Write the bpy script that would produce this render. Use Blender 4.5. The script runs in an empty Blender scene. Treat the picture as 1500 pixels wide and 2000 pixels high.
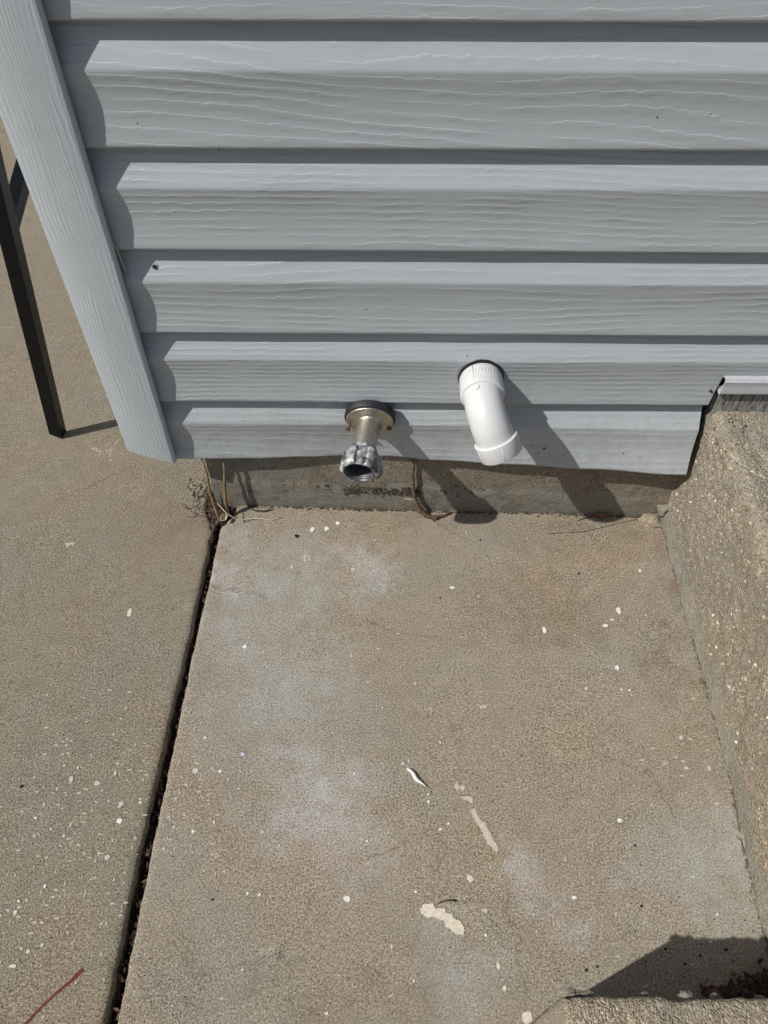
import bpy, bmesh, math, random
from mathutils import Vector, Matrix, noise

# ------------------------------------------------------------------ camera, sky, sun, exposure
scene = bpy.context.scene
COL = scene.collection
R = math.radians

cam_d = bpy.data.cameras.new('camera')
cam = bpy.data.objects.new('camera', cam_d)
COL.objects.link(cam)
cam_d.sensor_fit = 'VERTICAL'
cam_d.sensor_height = 24.0
cam_d.lens = 1489.3 / 2000 * 24.0
cam_d.clip_start = 0.01
cam_d.clip_end = 500
rt = Vector((0.99991648, 0.01286073, -0.0012791))
up = Vector((-0.00905517, 0.76775602, 0.64067831))
bk = Vector((0.00922163, -0.64061322, 0.76780835))
cam.matrix_world = Matrix(((rt.x, up.x, bk.x, 0.3201), (rt.y, up.y, bk.y, -0.7771),
                           (rt.z, up.z, bk.z, 0.9459), (0, 0, 0, 1)))
scene.camera = cam

SUN_AZ, SUN_EL = R(26.0), R(46.0)          # travel direction of the light on the ground, measured from +X towards +Y
ldir = Vector((math.cos(SUN_AZ) * math.cos(SUN_EL), math.sin(SUN_AZ) * math.cos(SUN_EL), -math.sin(SUN_EL)))

world = bpy.data.worlds.new('World')
scene.world = world
world.use_nodes = True
wn = world.node_tree
bg = wn.nodes['Background']
sky = wn.nodes.new('ShaderNodeTexSky')
sky.sky_type = 'NISHITA'
sky.sun_disc = False
sky.sun_elevation = SUN_EL
sky.sun_rotation = math.atan2(-ldir.x, -ldir.y)
sky.air_density = 1.0
sky.dust_density = 2.0
sky.ozone_density = 1.0
wn.links.new(sky.outputs[0], bg.inputs[0])
bg.inputs[1].default_value = 0.060

sun_d = bpy.data.lights.new('sun', 'SUN')
sun_d.energy = 3.7
sun_d.angle = R(0.7)
sun_d.color = (1.0, 0.955, 0.89)
sun = bpy.data.objects.new('sun', sun_d)
COL.objects.link(sun)
sun.rotation_euler = ldir.to_track_quat('-Z', 'Y').to_euler()

vs = scene.view_settings
vs.view_transform = 'Standard'
vs.look = 'None'
vs.exposure = 0.20
vs.gamma = 1.0
vs.use_curve_mapping = False

# ------------------------------------------------------------------ helpers
rnd = random.Random(7)
P = 0.1143            # siding exposure
Z0 = 0.13             # bottom edge of the lowest course above the slab


def nz(x, y, z=0.0):
    return noise.noise(Vector((x, y, z)))


def fbm(x, y, z=0.0, o=3):
    s, a, t = 0.0, 1.0, 0.0
    for i in range(o):
        s += a * nz(x, y, z)
        t += a
        x, y, z, a = x * 2.07 + 3.1, y * 2.07 - 1.7, z * 2.07 + 5.3, a * 0.5
    return s / t


def sstep(a, b, v):
    t = min(1.0, max(0.0, (v - a) / (b - a)))
    return t * t * (3 - 2 * t)


def interp(pts, x):
    if x <= pts[0][0]:
        return pts[0][1]
    for (a, va), (b, vb) in zip(pts, pts[1:]):
        if x <= b:
            t = (x - a) / (b - a)
            t = t * t * (3 - 2 * t)
            return va + (vb - va) * t
    return pts[-1][1]


def mesh_obj(name, verts, faces, mat, parent=None, smooth=True, angle=None):
    me = bpy.data.meshes.new(name)
    me.from_pydata([tuple(v) for v in verts], [], faces)
    bm = bmesh.new()
    bm.from_mesh(me)
    bmesh.ops.recalc_face_normals(bm, faces=bm.faces)
    bm.to_mesh(me)
    bm.free()
    me.materials.append(mat)
    if smooth:
        for p in me.polygons:
            p.use_smooth = True
        if angle:
            me.set_sharp_from_angle(angle=R(angle))
    o = bpy.data.objects.new(name, me)
    COL.objects.link(o)
    if parent:
        o.parent = parent
    return o


def thing(name, label, cat, loc=(0, 0, 0), group=None):
    o = bpy.data.objects.new(name, None)
    COL.objects.link(o)
    o.location = loc
    o.empty_display_size = 0.02
    o['label'] = label
    o['category'] = cat
    if group:
        o['group'] = group
    return o


def tag(o, label, cat, group=None):
    o['label'] = label
    o['category'] = cat
    if group:
        o['group'] = group
    return o


class MB:
    """collects shapes into one mesh"""

    def __init__(s):
        s.v, s.f = [], []

    def add(s, v, f):
        n = len(s.v)
        s.v += [Vector(p) for p in v]
        s.f += [tuple(i + n for i in q) for q in f]
        return s

    def box(s, a, b):
        x0, y0, z0 = a
        x1, y1, z1 = b
        return s.add([(x0, y0, z0), (x1, y0, z0), (x1, y1, z0), (x0, y1, z0), (x0, y0, z1), (x1, y0, z1), (x1, y1, z1), (x0, y1, z1)],
                     [(0, 3, 2, 1), (4, 5, 6, 7), (0, 1, 5, 4), (1, 2, 6, 5), (2, 3, 7, 6), (3, 0, 4, 7)])

    def grid(s, pts):
        """pts: list of rows of points"""
        n, m = len(pts), len(pts[0])
        return s.add([p for r in pts for p in r],
                     [(i * m + j, i * m + j + 1, (i + 1) * m + j + 1, (i + 1) * m + j) for i in range(n - 1) for j in range(m - 1)])

    def rings(s, rings, cap0=False, cap1=False):
        n, m = len(rings), len(rings[0])
        f = [(i * m + j, i * m + (j + 1) % m, (i + 1) * m + (j + 1) % m, (i + 1) * m + j) for i in range(n - 1) for j in range(m)]
        if cap0:
            f.append(tuple(range(m))[::-1])
        if cap1:
            f.append(tuple((n - 1) * m + j for j in range(m)))
        return s.add([p for r in rings for p in r], f)

    def tube(s, path, rad, k=8, cap=True):
        path = [Vector(p) for p in path]
        rr = []
        ref = Vector((0.31, 0.17, 0.93))
        for i, p in enumerate(path):
            d = (path[min(i + 1, len(path) - 1)] - path[max(i - 1, 0)]).normalized()
            a = d.cross(ref).normalized()
            b = d.cross(a)
            r = rad[i] if isinstance(rad, (list, tuple)) else rad
            rr.append([p + (a * math.cos(t) + b * math.sin(t)) * r for t in [2 * math.pi * j / k for j in range(k)]])
        return s.rings(rr, cap, cap)

    def lathe(s, prof, org, axis, k=32, rfun=None, cap0=False, cap1=False):
        """prof: list of (distance along axis, radius)"""
        org, axis = Vector(org), Vector(axis).normalized()
        a = axis.cross(Vector((0, 0, 1)))
        a = a.normalized() if a.length > 1e-3 else Vector((1, 0, 0))
        b = axis.cross(a)
        rr = []
        for h, r in prof:
            rr.append([org + axis * h + (a * math.cos(t) + b * math.sin(t)) * (r * (rfun(t, h) if rfun else 1))
                       for t in [2 * math.pi * j / k for j in range(k)]])
        return s.rings(rr, cap0, cap1)

    def blob(s, c, r, sc=(1, 1, 1), jit=0.25, seed=0, sub=1):
        bm = bmesh.new()
        bmesh.ops.create_icosphere(bm, subdivisions=sub, radius=1.0)
        q = Vector((seed * 1.37, seed * 0.71, seed * 2.11))
        v = []
        for p in bm.verts:
            w = 1 + jit * 2 * noise.noise(p.co * 1.3 + q)
            v.append(Vector(c) + Vector((p.co.x * sc[0], p.co.y * sc[1], p.co.z * sc[2])) * r * w)
        f = [tuple(x.index for x in fc.verts) for fc in bm.faces]
        bm.free()
        return s.add(v, f)

    def build(s, name, mat, parent=None, smooth=True, angle=None):
        return mesh_obj(name, s.v, s.f, mat, parent, smooth, angle)


# ------------------------------------------------------------------ materials
class Mat:
    def __init__(s, name):
        s.m = bpy.data.materials.new(name)
        s.m.use_nodes = True
        s.t = s.m.node_tree
        s.b = s.t.nodes['Principled BSDF']
        s.out = s.t.nodes['Material Output']
        s._pos = None

    def n(s, typ, **kw):
        o = s.t.nodes.new(typ)
        for k, v in kw.items():
            setattr(o, k, v)
        return o

    def l(s, a, b):
        s.t.links.new(a, b)

    def put(s, sock, v):
        if hasattr(v, 'is_linked') or isinstance(v, bpy.types.NodeSocket):
            s.l(v, sock)
        else:
            if isinstance(v, (tuple, list)) and len(v) == 3 and sock.type == 'RGBA':
                v = tuple(v) + (1,)
            sock.default_value = v

    def pos(s):
        if s._pos is None:
            s._pos = s.n('ShaderNodeNewGeometry').outputs['Position']
        return s._pos

    def obj(s):
        return s.n('ShaderNodeTexCoord').outputs['Object']

    def math(s, op, a, b=None, c=None, clamp=False):
        o = s.n('ShaderNodeMath', operation=op, use_clamp=clamp)
        s.put(o.inputs[0], a)
        if b is not None:
            s.put(o.inputs[1], b)
        if c is not None:
            s.put(o.inputs[2], c)
        return o.outputs[0]

    def vec(s, op, a, b=None):
        o = s.n('ShaderNodeVectorMath', operation=op)
        s.put(o.inputs[0], a)
        if b is not None:
            s.put(o.inputs[1], b)
        return o.outputs['Value'] if op in ('LENGTH', 'DOT_PRODUCT', 'DISTANCE') else o.outputs[0]

    def noise(s, v, scale, detail=2, rough=0.5, dist=0.0, col=False):
        o = s.n('ShaderNodeTexNoise')
        s.l(v, o.inputs['Vector'])
        o.inputs['Scale'].default_value = scale
        o.inputs['Detail'].default_value = detail
        o.inputs['Roughness'].default_value = rough
        o.inputs['Distortion'].default_value = dist
        return o.outputs['Color' if col else 'Fac']

    def voro(s, v, scale, feature='F1', rand=1.0):
        o = s.n('ShaderNodeTexVoronoi', feature=feature)
        s.l(v, o.inputs['Vector'])
        o.inputs['Scale'].default_value = scale
        o.inputs['Randomness'].default_value = rand
        return o

    def ramp(s, f, stops):
        o = s.n('ShaderNodeValToRGB')
        s.l(f, o.inputs[0])
        e = o.color_ramp.elements
        while len(e) < len(stops):
            e.new(0.5)
        for x, (p, c) in zip(e, stops):
            x.position = p
            x.color = tuple(c) + (1,) if isinstance(c, (tuple, list)) else (c, c, c, 1)
        return o.outputs[0]

    def rng(s, f, a, b, c=0.0, d=1.0, smooth=False):
        o = s.n('ShaderNodeMapRange')
        if smooth:
            o.interpolation_type = 'SMOOTHSTEP'
        s.put(o.inputs[0], f)
        for i, v in enumerate((a, b, c, d)):
            o.inputs[i + 1].default_value = v
        return o.outputs[0]

    def mix(s, f, a, b, mode='MIX'):
        o = s.n('ShaderNodeMix', data_type='RGBA', blend_type=mode)
        s.put(o.inputs[0], f)
        s.put(o.inputs[6], a)
        s.put(o.inputs[7], b)
        return o.outputs[2]

    def bump(s, h, strength=1.0, dist=0.001, normal=None):
        o = s.n('ShaderNodeBump')
        o.inputs['Strength'].default_value = strength
        o.inputs['Distance'].default_value = dist
        s.l(h, o.inputs['Height'])
        if normal is not None:
            s.l(normal, o.inputs['Normal'])
        return o.outputs[0]

    def fin(s, col=None, rough=None, metal=None, normal=None, spec=None):
        for k, v in (('Base Color', col), ('Roughness', rough), ('Metallic', metal), ('Specular IOR Level', spec)):
            if v is not None:
                s.put(s.b.inputs[k], v)
        if normal is not None:
            s.l(normal, s.b.inputs['Normal'])
        return s.m


def vinyl(name, vertical=False, base=(0.390, 0.424, 0.448)):
    M = Mat(name)
    at = M.n('ShaderNodeAttribute', attribute_type='OBJECT', attribute_name='grain')
    off = M.n('ShaderNodeCombineXYZ')
    g = at.outputs['Fac']
    M.l(M.math('MULTIPLY', g, 3.71), off.inputs[0])
    M.l(M.math('MULTIPLY', g, 5.13), off.inputs[1])
    M.l(M.math('MULTIPLY', g, 1.93), off.inputs[2])
    p0 = M.pos()
    sep = M.n('ShaderNodeSeparateXYZ')
    M.l(p0, sep.inputs[0])

    def mapped(scale):
        mp = M.n('ShaderNodeMapping')
        M.l(p0, mp.inputs[0])
        mp.inputs['Scale'].default_value = scale
        return M.vec('ADD', mp.outputs[0], off.outputs[0])
    fine = M.noise(mapped((1500, 1500, 45) if vertical else (40, 40, 1500)), 1.0, 2.0, 0.6)
    jag = M.noise(mapped((90, 90, 30) if vertical else (48, 48, 110)), 1.0, 2.0, 0.6)
    if vertical:
        big = M.noise(mapped((30, 30, 3.0)), 1.0, 2.0, 0.5)
        k = M.math('MULTIPLY', M.math('ADD', sep.outputs[0], sep.outputs[1]), 230.0)
        k = M.math('ADD', k, M.math('MULTIPLY', big, 5.0))
        k = M.math('ADD', k, M.math('MULTIPLY', jag, 1.1))
    else:
        at2 = M.n('ShaderNodeAttribute', attribute_type='OBJECT', attribute_name='lines')
        at3 = M.n('ShaderNodeAttribute', attribute_type='OBJECT', attribute_name='swirl')
        big = M.noise(mapped((1.7, 1.7, 8.5)), 1.0, 1.5, 0.45)
        k = M.math('MULTIPLY', sep.outputs[2], M.math('MULTIPLY', at2.outputs['Fac'], 8.75))
        k = M.math('ADD', k, M.math('MULTIPLY', big, at3.outputs['Fac']))
        k = M.math('ADD', k, M.math('MULTIPLY', jag, M.math('MULTIPLY', at2.outputs['Fac'], 0.055)))
    fr = M.math('FRACT', k)
    # some lines fade out along their length
    fade = M.rng(M.noise(mapped((14, 14, 40) if not vertical else (60, 60, 14)), 1.0, 2.0, 0.5), 0.38, 0.60, 0.12, 1.0)
    saw = M.rng(fr, 0.25, 0.90, 0.0, 1.0, smooth=True)
    drop = M.rng(fr, 0.90, 0.99, 1.0, 0.0, smooth=True)
    h = M.math('MULTIPLY', M.math('MULTIPLY', saw, drop), fade)
    hh = M.math('MULTIPLY_ADD', fine, 0.34 if vertical else 0.26, h)
    nb = M.bump(hh, 0.34 if vertical else 0.60, 0.0008)
    dirt = M.noise(p0, 3.0, 4.0, 0.6)
    col = M.mix(M.rng(dirt, 0.35, 0.7), base, tuple(c * 0.93 for c in base))
    # rain-washed grime: faint dusty streaks
    mp4 = M.n('ShaderNodeMapping')
    M.l(p0, mp4.inputs[0])
    mp4.inputs['Scale'].default_value = (9, 9, 60)
    col = M.mix(M.rng(M.noise(mp4.outputs[0], 1.0, 3.0, 0.6), 0.5, 0.8, 0.0, 0.25), col, tuple(c * 0.88 for c in base))
    if not vertical:
        spl = M.math('MULTIPLY', M.rng(sep.outputs[2], 0.13, 0.34, 0.42, 0.0), M.rng(M.noise(p0, 85, 4, 0.7), 0.46, 0.66))
        col = M.mix(spl, col, (0.25, 0.235, 0.205))
    return M.fin(col, M.rng(fine, 0.3, 0.7, 0.42, 0.56), 0.0, nb, 0.4)


def blobs(M, p, lst):
    """union of soft stain patches: (x, y, rx, ry)"""
    tot = None
    for (x, y, rx, ry) in lst:
        d = M.vec('MULTIPLY', M.vec('SUBTRACT', p, (x, y, 0)), (1 / rx, 1 / ry, 0))
        m = M.rng(M.vec('LENGTH', d), 0.0, 1.1, 1.0, 0.0, smooth=True)
        tot = m if tot is None else M.math('MAXIMUM', tot, m)
    return tot


def concrete(name, stains=True, tone=(1.0, 1.0, 1.0)):
    M = Mat(name)
    p = M.pos()
    n1 = M.noise(p, 470, 3.0, 0.75)
    n2 = M.noise(p, 1700, 2.0, 0.7)
    n3 = M.noise(p, 5.0, 4.0, 0.6)
    n4 = M.noise(p, 38.0, 3.0, 0.65)
    gr = M.math('ADD', M.math('MULTIPLY', n1, 0.55), M.math('MULTIPLY', n2, 0.45))
    c = M.ramp(gr, [(0.385, (0.036, 0.032, 0.025)), (0.448, (0.153, 0.136, 0.108)), (0.502, (0.262, 0.236, 0.191)),
                    (0.556, (0.384, 0.349, 0.288)), (0.635, (0.62, 0.572, 0.49))])
    c = M.mix(M.rng(n3, 0.35, 0.65, 0.0, 0.95), c, M.mix(1.0, c, (1.07, 0.97, 0.87), 'MULTIPLY'))
    c = M.mix(M.rng(n4, 0.40, 0.66, 0.0, 0.55), c, M.mix(1.0, c, (0.80, 0.79, 0.77), 'MULTIPLY'))
    # troweled-smooth areas against open, sandy ones
    sm = M.rng(M.noise(p, 3.7, 4.0, 0.62), 0.44, 0.64, 0.0, 0.38)
    c = M.mix(sm, c, (0.266, 0.240, 0.196))
    c = M.mix(1.0, c, tone, 'MULTIPLY')
    # worn, coarser surface where the cement skin has gone
    coarse = M.rng(M.noise(p, 2.4, 2.0, 0.5), 0.45, 0.62, 0.0, 1.0)
    pit = M.voro(p, 210).outputs['Distance']
    pm = M.math('MULTIPLY', M.rng(pit, 0.10, 0.22, 1.0, 0.0), M.rng(M.math('ADD', M.noise(p, 60, 1, 0.5), M.math('MULTIPLY', coarse, 0.06)), 0.52, 0.62))
    c = M.mix(M.math('MULTIPLY', pm, 0.85), c, (0.05, 0.042, 0.033))
    lt = M.voro(p, 330)
    lm = M.math('MULTIPLY', M.rng(lt.outputs['Distance'], 0.12, 0.26, 1.0, 0.0), M.rng(M.noise(p, 47, 1, 0.5), 0.54, 0.66))
    c = M.mix(M.math('MULTIPLY', lm, M.math('MULTIPLY_ADD', coarse, 0.45, 0.25)), c, (0.58, 0.53, 0.45))
    if stains:
        wob = M.vec('MULTIPLY', M.vec('SUBTRACT', M.noise(p, 11, 5, 0.7, col=True), (0.5, 0.5, 0.5)), (0.24, 0.24, 0))
        q = M.vec('ADD', p, wob)
        brk = M.rng(M.noise(p, 26, 4, 0.7), 0.36, 0.62)
        gs = blobs(M, q, [(.16, -.13, .13, .13), (.18, -.30, .15, .16), (.11, -.20, .09, .16), (.22, -.42, .10, .10), (.30, -.10, .05, .05), (.39, -.64, .06, .05), (.67, -.53, .09, .12), (.09, -.05, .04, .05)])
        c = M.mix(M.math('MULTIPLY', M.math('MULTIPLY', gs, M.math('MULTIPLY_ADD', brk, 0.7, 0.3)), 0.70), c,
                  M.mix(M.rng(gr, 0.38, 0.64), (0.155, 0.158, 0.149), (0.56, 0.57, 0.545)))
        wsn = blobs(M, q, [(.225, -.450, .09, .09), (.275, -.50, .08, .08), (.47, -.535, .05, .035), (.53, -.575, .06, .035), (.722, -.50, .03, .13), (.07, -.13, .03, .07), (.27, -.07, .05, .06)])
        c = M.mix(M.math('MULTIPLY', M.math('MULTIPLY', wsn, M.math('MULTIPLY_ADD', brk, 0.7, 0.3)), 0.56), c,
                  M.mix(M.rng(gr, 0.38, 0.64), (0.21, 0.205, 0.20), (0.68, 0.665, 0.65)))
        rs = blobs(M, q, [(.742, -.05, .035, .05), (.738, -.12, .018, .07), (.732, -.19, .014, .05), (-.02, -.02, .09, .06), (.05, .0, .03, .04)])
        c = M.mix(M.math('MULTIPLY', M.math('MULTIPLY', rs, brk), 0.55), c, M.mix(n1, (0.07, 0.032, 0.025), (0.26, 0.15, 0.12)))
        # hairline cracks and trowel drags
        cq = M.vec('ADD', p, M.vec('MULTIPLY', M.noise(p, 22, 4, 0.7, col=True), (0.05, 0.05, 0)))
        ce = M.voro(cq, 3.1, 'DISTANCE_TO_EDGE').outputs['Distance']
        cm = M.math('MULTIPLY', M.rng(ce, 0.0015, 0.0045, 1.0, 0.0), M.rng(M.noise(p, 4.3, 2, 0.5), 0.52, 0.60))
        c = M.mix(M.math('MULTIPLY', cm, 0.38), c, (0.06, 0.05, 0.04))
        tm = M.n('ShaderNodeMapping')
        M.l(p, tm.inputs[0])
        tm.inputs['Rotation'].default_value = (0, 0, R(35))
        tm.inputs['Scale'].default_value = (7, 150, 1)
        td = M.math('MULTIPLY', M.rng(M.noise(tm.outputs[0], 1.0, 3, 0.6, 0.4), 0.60, 0.72), M.rng(M.noise(p, 6, 2, 0.5), 0.48, 0.6))
        c = M.mix(M.math('MULTIPLY', td, 0.22), c, (0.50, 0.47, 0.41))
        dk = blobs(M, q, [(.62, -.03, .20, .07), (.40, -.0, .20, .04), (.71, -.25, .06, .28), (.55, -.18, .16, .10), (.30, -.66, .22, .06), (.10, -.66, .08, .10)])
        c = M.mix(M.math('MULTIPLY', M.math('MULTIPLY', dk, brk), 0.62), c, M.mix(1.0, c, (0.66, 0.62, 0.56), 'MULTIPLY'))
    hh = M.math('ADD', M.math('MULTIPLY', n1, 1.0), M.math('MULTIPLY', n2, 0.45))
    hh = M.math('SUBTRACT', hh, M.math('MULTIPLY', pm, 0.8))
    nb = M.bump(hh, 0.45, 0.0012)
    return M.fin(c, 0.92, 0.0, nb, 0.2)


def foundation_mat():
    M = Mat('foundation_cement')
    p = M.pos()
    mp = M.n('ShaderNodeMapping')
    M.l(p, mp.inputs[0])
    mp.inputs['Scale'].default_value = (1, 1, 3.5)
    n1 = M.noise(mp.outputs[0], 130, 4, 0.7)
    n2 = M.noise(p, 11, 4, 0.65)
    n3 = M.noise(p, 600, 2, 0.6)
    smooth_c = M.ramp(n1, [(0.30, (0.155, 0.145, 0.122)), (0.55, (0.25, 0.24, 0.21)), (0.75, (0.34, 0.33, 0.29))])
    sand_c = M.ramp(n3, [(0.34, (0.10, 0.082, 0.064)), (0.5, (0.24, 0.21, 0.168)), (0.68, (0.42, 0.375, 0.31))])
    sep = M.n('ShaderNodeSeparateXYZ')
    M.l(p, sep.inputs[0])
    t = M.math('ADD', M.math('MULTIPLY', sep.outputs[2], 9.0), M.math('MULTIPLY', M.math('SUBTRACT', n2, 0.5), 2.6))
    t = M.math('ADD', t, M.math('MULTIPLY', sep.outputs[0], 1.6))
    f = M.rng(t, 1.02, 1.42, smooth=True)
    c = M.mix(f, smooth_c, sand_c)
    moss = M.math('MULTIPLY', M.rng(M.noise(p, 23, 4, 0.7), 0.56, 0.70), 0.6)
    c = M.mix(moss, c, (0.075, 0.072, 0.055))
    # splash-back of earth along the foot
    ft = M.math('MULTIPLY', M.rng(sep.outputs[2], 0.0, 0.022, 1.0, 0.0), M.rng(M.noise(p, 60, 3, 0.6), 0.4, 0.6))
    c = M.mix(M.math('MULTIPLY', ft, 0.55), c, (0.12, 0.11, 0.075))
    pit = M.voro(p, 120).outputs['Distance']
    pm = M.math('MULTIPLY', M.rng(pit, 0.10, 0.2, 1, 0), M.rng(M.noise(p, 30, 1), 0.55, 0.65))
    c = M.mix(pm, c, (0.05, 0.04, 0.03))
    c = M.mix(1.0, c, (0.84, 0.83, 0.80), 'MULTIPLY')
    nb = M.bump(M.math('ADD', M.math('ADD', n1, M.math('MULTIPLY', n3, 0.5)), M.math('MULTIPLY', pm, -1.0)), 0.6, 0.002)
    return M.fin(c, 0.92, 0, nb, 0.2)


def stoop_mat(name, coarse=1.0):
    M = Mat(name)
    p = M.pos()
    w = M.vec('ADD', p, M.vec('MULTIPLY', M.noise(p, 160, 2, 0.6, col=True), (0.004, 0.004, 0.004)))
    v1 = M.voro(w, 390 / coarse)
    v2 = M.voro(w, 640 / coarse)
    hs = M.n('ShaderNodeSeparateColor')
    M.l(v1.outputs['Color'], hs.inputs[0])
    hs2 = M.n('ShaderNodeSeparateColor')
    M.l(v2.outputs['Color'], hs2.inputs[0])
    c1 = M.ramp(hs.outputs[0], [(0.0, (0.09, 0.07, 0.05)), (0.28, (0.19, 0.165, 0.13)), (0.55, (0.29, 0.255, 0.20)), (0.80, (0.39, 0.355, 0.28)), (0.95, (0.62, 0.58, 0.49))])
    c2 = M.ramp(hs2.outputs[0], [(0.0, (0.11, 0.09, 0.07)), (0.4, (0.25, 0.21, 0.16)), (0.8, (0.38, 0.335, 0.26)), (1.0, (0.60, 0.55, 0.45))])
    c = M.mix(0.55, c1, c2)
    # matrix skin of grey cement still on the surface in patches
    sk = M.rng(M.noise(p, 9, 5, 0.65), 0.42, 0.60)
    n1 = M.noise(p, 480, 2, 0.6)
    cem = M.ramp(n1, [(0.33, (0.115, 0.105, 0.085)), (0.52, (0.245, 0.225, 0.185)), (0.70, (0.38, 0.35, 0.30))])
    c = M.mix(M.math('MULTIPLY', sk, 0.75), c, cem)
    # ochre and rusty stones
    och = M.math('MULTIPLY', M.rng(hs.outputs[1], 0.955, 0.97), 0.6)
    c = M.mix(och, c, (0.32, 0.21, 0.095))
    sep = M.n('ShaderNodeSeparateXYZ')
    M.l(p, sep.inputs[0])
    # green-grey band of smeared mortar along the foot
    band = M.math('ADD', sep.outputs[2], M.math('MULTIPLY', M.math('SUBTRACT', M.noise(p, 22, 3, 0.6), 0.5), 0.06))
    c = M.mix(M.rng(band, 0.012, 0.045, 0.65, 0.0, smooth=True), c, M.mix(n1, (0.12, 0.125, 0.10), (0.33, 0.33, 0.285)))
    # golden weathered zone nearer the foot of the steps
    gold = M.math('MULTIPLY', M.rng(sep.outputs[1], -0.30, -0.10, 1.0, 0.0, smooth=True), M.rng(M.noise(p, 17, 3, 0.6), 0.35, 0.6))
    c = M.mix(M.math('MULTIPLY', gold, 0.55), c, M.mix(1.0, c, (1.08, 1.0, 0.84), 'MULTIPLY'))
    crk = M.rng(M.noise(p, 55, 4, 0.7), 0.66, 0.74)
    c = M.mix(M.math('MULTIPLY', crk, 0.6), c, (0.06, 0.05, 0.035))
    pit = M.voro(p, 150 / coarse).outputs['Distance']
    pm = M.math('MULTIPLY', M.rng(pit, 0.14, 0.26, 1.0, 0.0), M.rng(M.noise(p, 45, 1, 0.5), 0.50, 0.60))
    c = M.mix(M.math('MULTIPLY', pm, 0.8), c, (0.05, 0.038, 0.026))
    hh = M.math('ADD', M.rng(v1.outputs['Distance'], 0.0, 0.7, 1.0, 0.0), M.math('MULTIPLY', n1, 0.7))
    nb = M.bump(hh, 0.7, 0.0022)
    return M.fin(c, 0.9, 0, nb, 0.25)


def simple(name, col, rough=0.6, metal=0.0, var=0.25, scale=60, bump=0.0, bscale=300, spec=0.4):
    M = Mat(name)
    p = M.pos()
    n = M.noise(p, scale, 4, 0.65)
    c = M.mix(M.rng(n, 0.3, 0.7), tuple(x * (1 - var) for x in col), tuple(min(1, x * (1 + var)) for x in col))
    nb = M.bump(M.noise(p, bscale, 3, 0.6), bump, 0.001) if bump else None
    return M.fin(c, rough, metal, nb, spec)


m_vinyl = vinyl('vinyl_siding')
m_post = vinyl('vinyl_corner_post', True, (0.465, 0.508, 0.538))
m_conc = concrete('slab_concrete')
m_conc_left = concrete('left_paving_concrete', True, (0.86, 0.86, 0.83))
m_found = foundation_mat()
m_stoop = stoop_mat('stoop_aggregate')
m_step = stoop_mat('step_aggregate', 0.8)
m_mortar = simple('mortar', (0.20, 0.185, 0.15), 0.95, 0, 0.5, 160, 0.9, 420)
m_soil = simple('soil', (0.040, 0.026, 0.020), 0.95, 0, 0.6, 150, 0.8, 400)
m_strip = simple('starter_strip_vinyl', (0.43, 0.45, 0.475), 0.4, 0, 0.08, 90)
m_dark = simple('black_gap', (0.012, 0.012, 0.013), 0.8, 0, 0.4, 300)


def board_mat():
    M = Mat('weathered_board')
    p = M.pos()
    mp = M.n('ShaderNodeMapping')
    M.l(p, mp.inputs[0])
    mp.inputs['Scale'].default_value = (230, 60, 50)
    mp.inputs['Rotation'].default_value = (0, R(24), 0)
    n = M.noise(mp.outputs[0], 1.0, 4, 0.65, 0.6)
    c = M.ramp(n, [(0.3, (0.06, 0.056, 0.05)), (0.5, (0.20, 0.195, 0.18)), (0.7, (0.36, 0.35, 0.33))])
    return M.fin(c, 0.9, 0, M.bump(n, 0.7, 0.0015), 0.2)


m_board = board_mat()


def pvc_mat():
    M = Mat('white_pvc')
    p = M.pos()
    n = M.noise(p, 30, 4, 0.6)
    c = M.mix(M.rng(n, 0.4, 0.75, 0.0, 0.5), (0.60, 0.61, 0.61), (0.54, 0.545, 0.54))
    sp = M.voro(p, 95)
    hs = M.n('ShaderNodeSeparateColor')
    M.l(sp.outputs['Color'], hs.inputs[0])
    m = M.math('MULTIPLY', M.rng(sp.outputs['Distance'], 0.04, 0.10, 1, 0), M.rng(hs.outputs[0], 0.80, 0.83))
    c = M.mix(M.math('MULTIPLY', m, 0.7), c, (0.25, 0.24, 0.22))
    return M.fin(c, M.rng(n, 0.3, 0.7, 0.24, 0.42), 0, M.bump(M.noise(p, 240, 2, 0.5), 0.06, 0.001), 0.5)


m_pvc = pvc_mat()


def brass_mat():
    M = Mat('nickel_plated_brass')
    p = M.pos()
    v = M.voro(p, 620)
    n = M.noise(p, 90, 4, 0.65)
    c = M.mix(M.rng(n, 0.35, 0.7), (0.53, 0.50, 0.435), (0.35, 0.32, 0.26))
    return M.fin(c, M.rng(n, 0.3, 0.7, 0.28, 0.5), 0.9, M.bump(v.outputs['Distance'], 0.42, 0.0009))


def zinc_mat():
    M = Mat('weathered_zinc')
    p = M.pos()
    n = M.noise(p, 75, 5, 0.66, 0.3)
    n2 = M.noise(p, 420, 3, 0.6)
    f = M.math('ADD', M.math('MULTIPLY', n, 0.9), M.math('MULTIPLY', n2, 0.1))
    c = M.ramp(f, [(0.36, (0.07, 0.075, 0.083)), (0.47, (0.19, 0.20, 0.21)), (0.55, (0.38, 0.40, 0.41)), (0.66, (0.72, 0.73, 0.73))])
    r = M.rng(f, 0.4, 0.6, 0.36, 0.58)
    return M.fin(c, r, M.rng(f, 0.45, 0.62, 0.55, 0.25), M.bump(f, 0.22, 0.0012))


m_brass = brass_mat()
m_zinc = zinc_mat()
m_rubber = simple('black_rubber', (0.016, 0.018, 0.022), 0.55, 0, 0.4, 200, 0.3, 500)
m_rust = simple('rusty_screw', (0.16, 0.08, 0.05), 0.6, 0.6, 0.5, 500, 0.5, 900)
m_grey_in = simple('grey_valve', (0.11, 0.115, 0.12), 0.5, 0.5, 0.3, 200)


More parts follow.
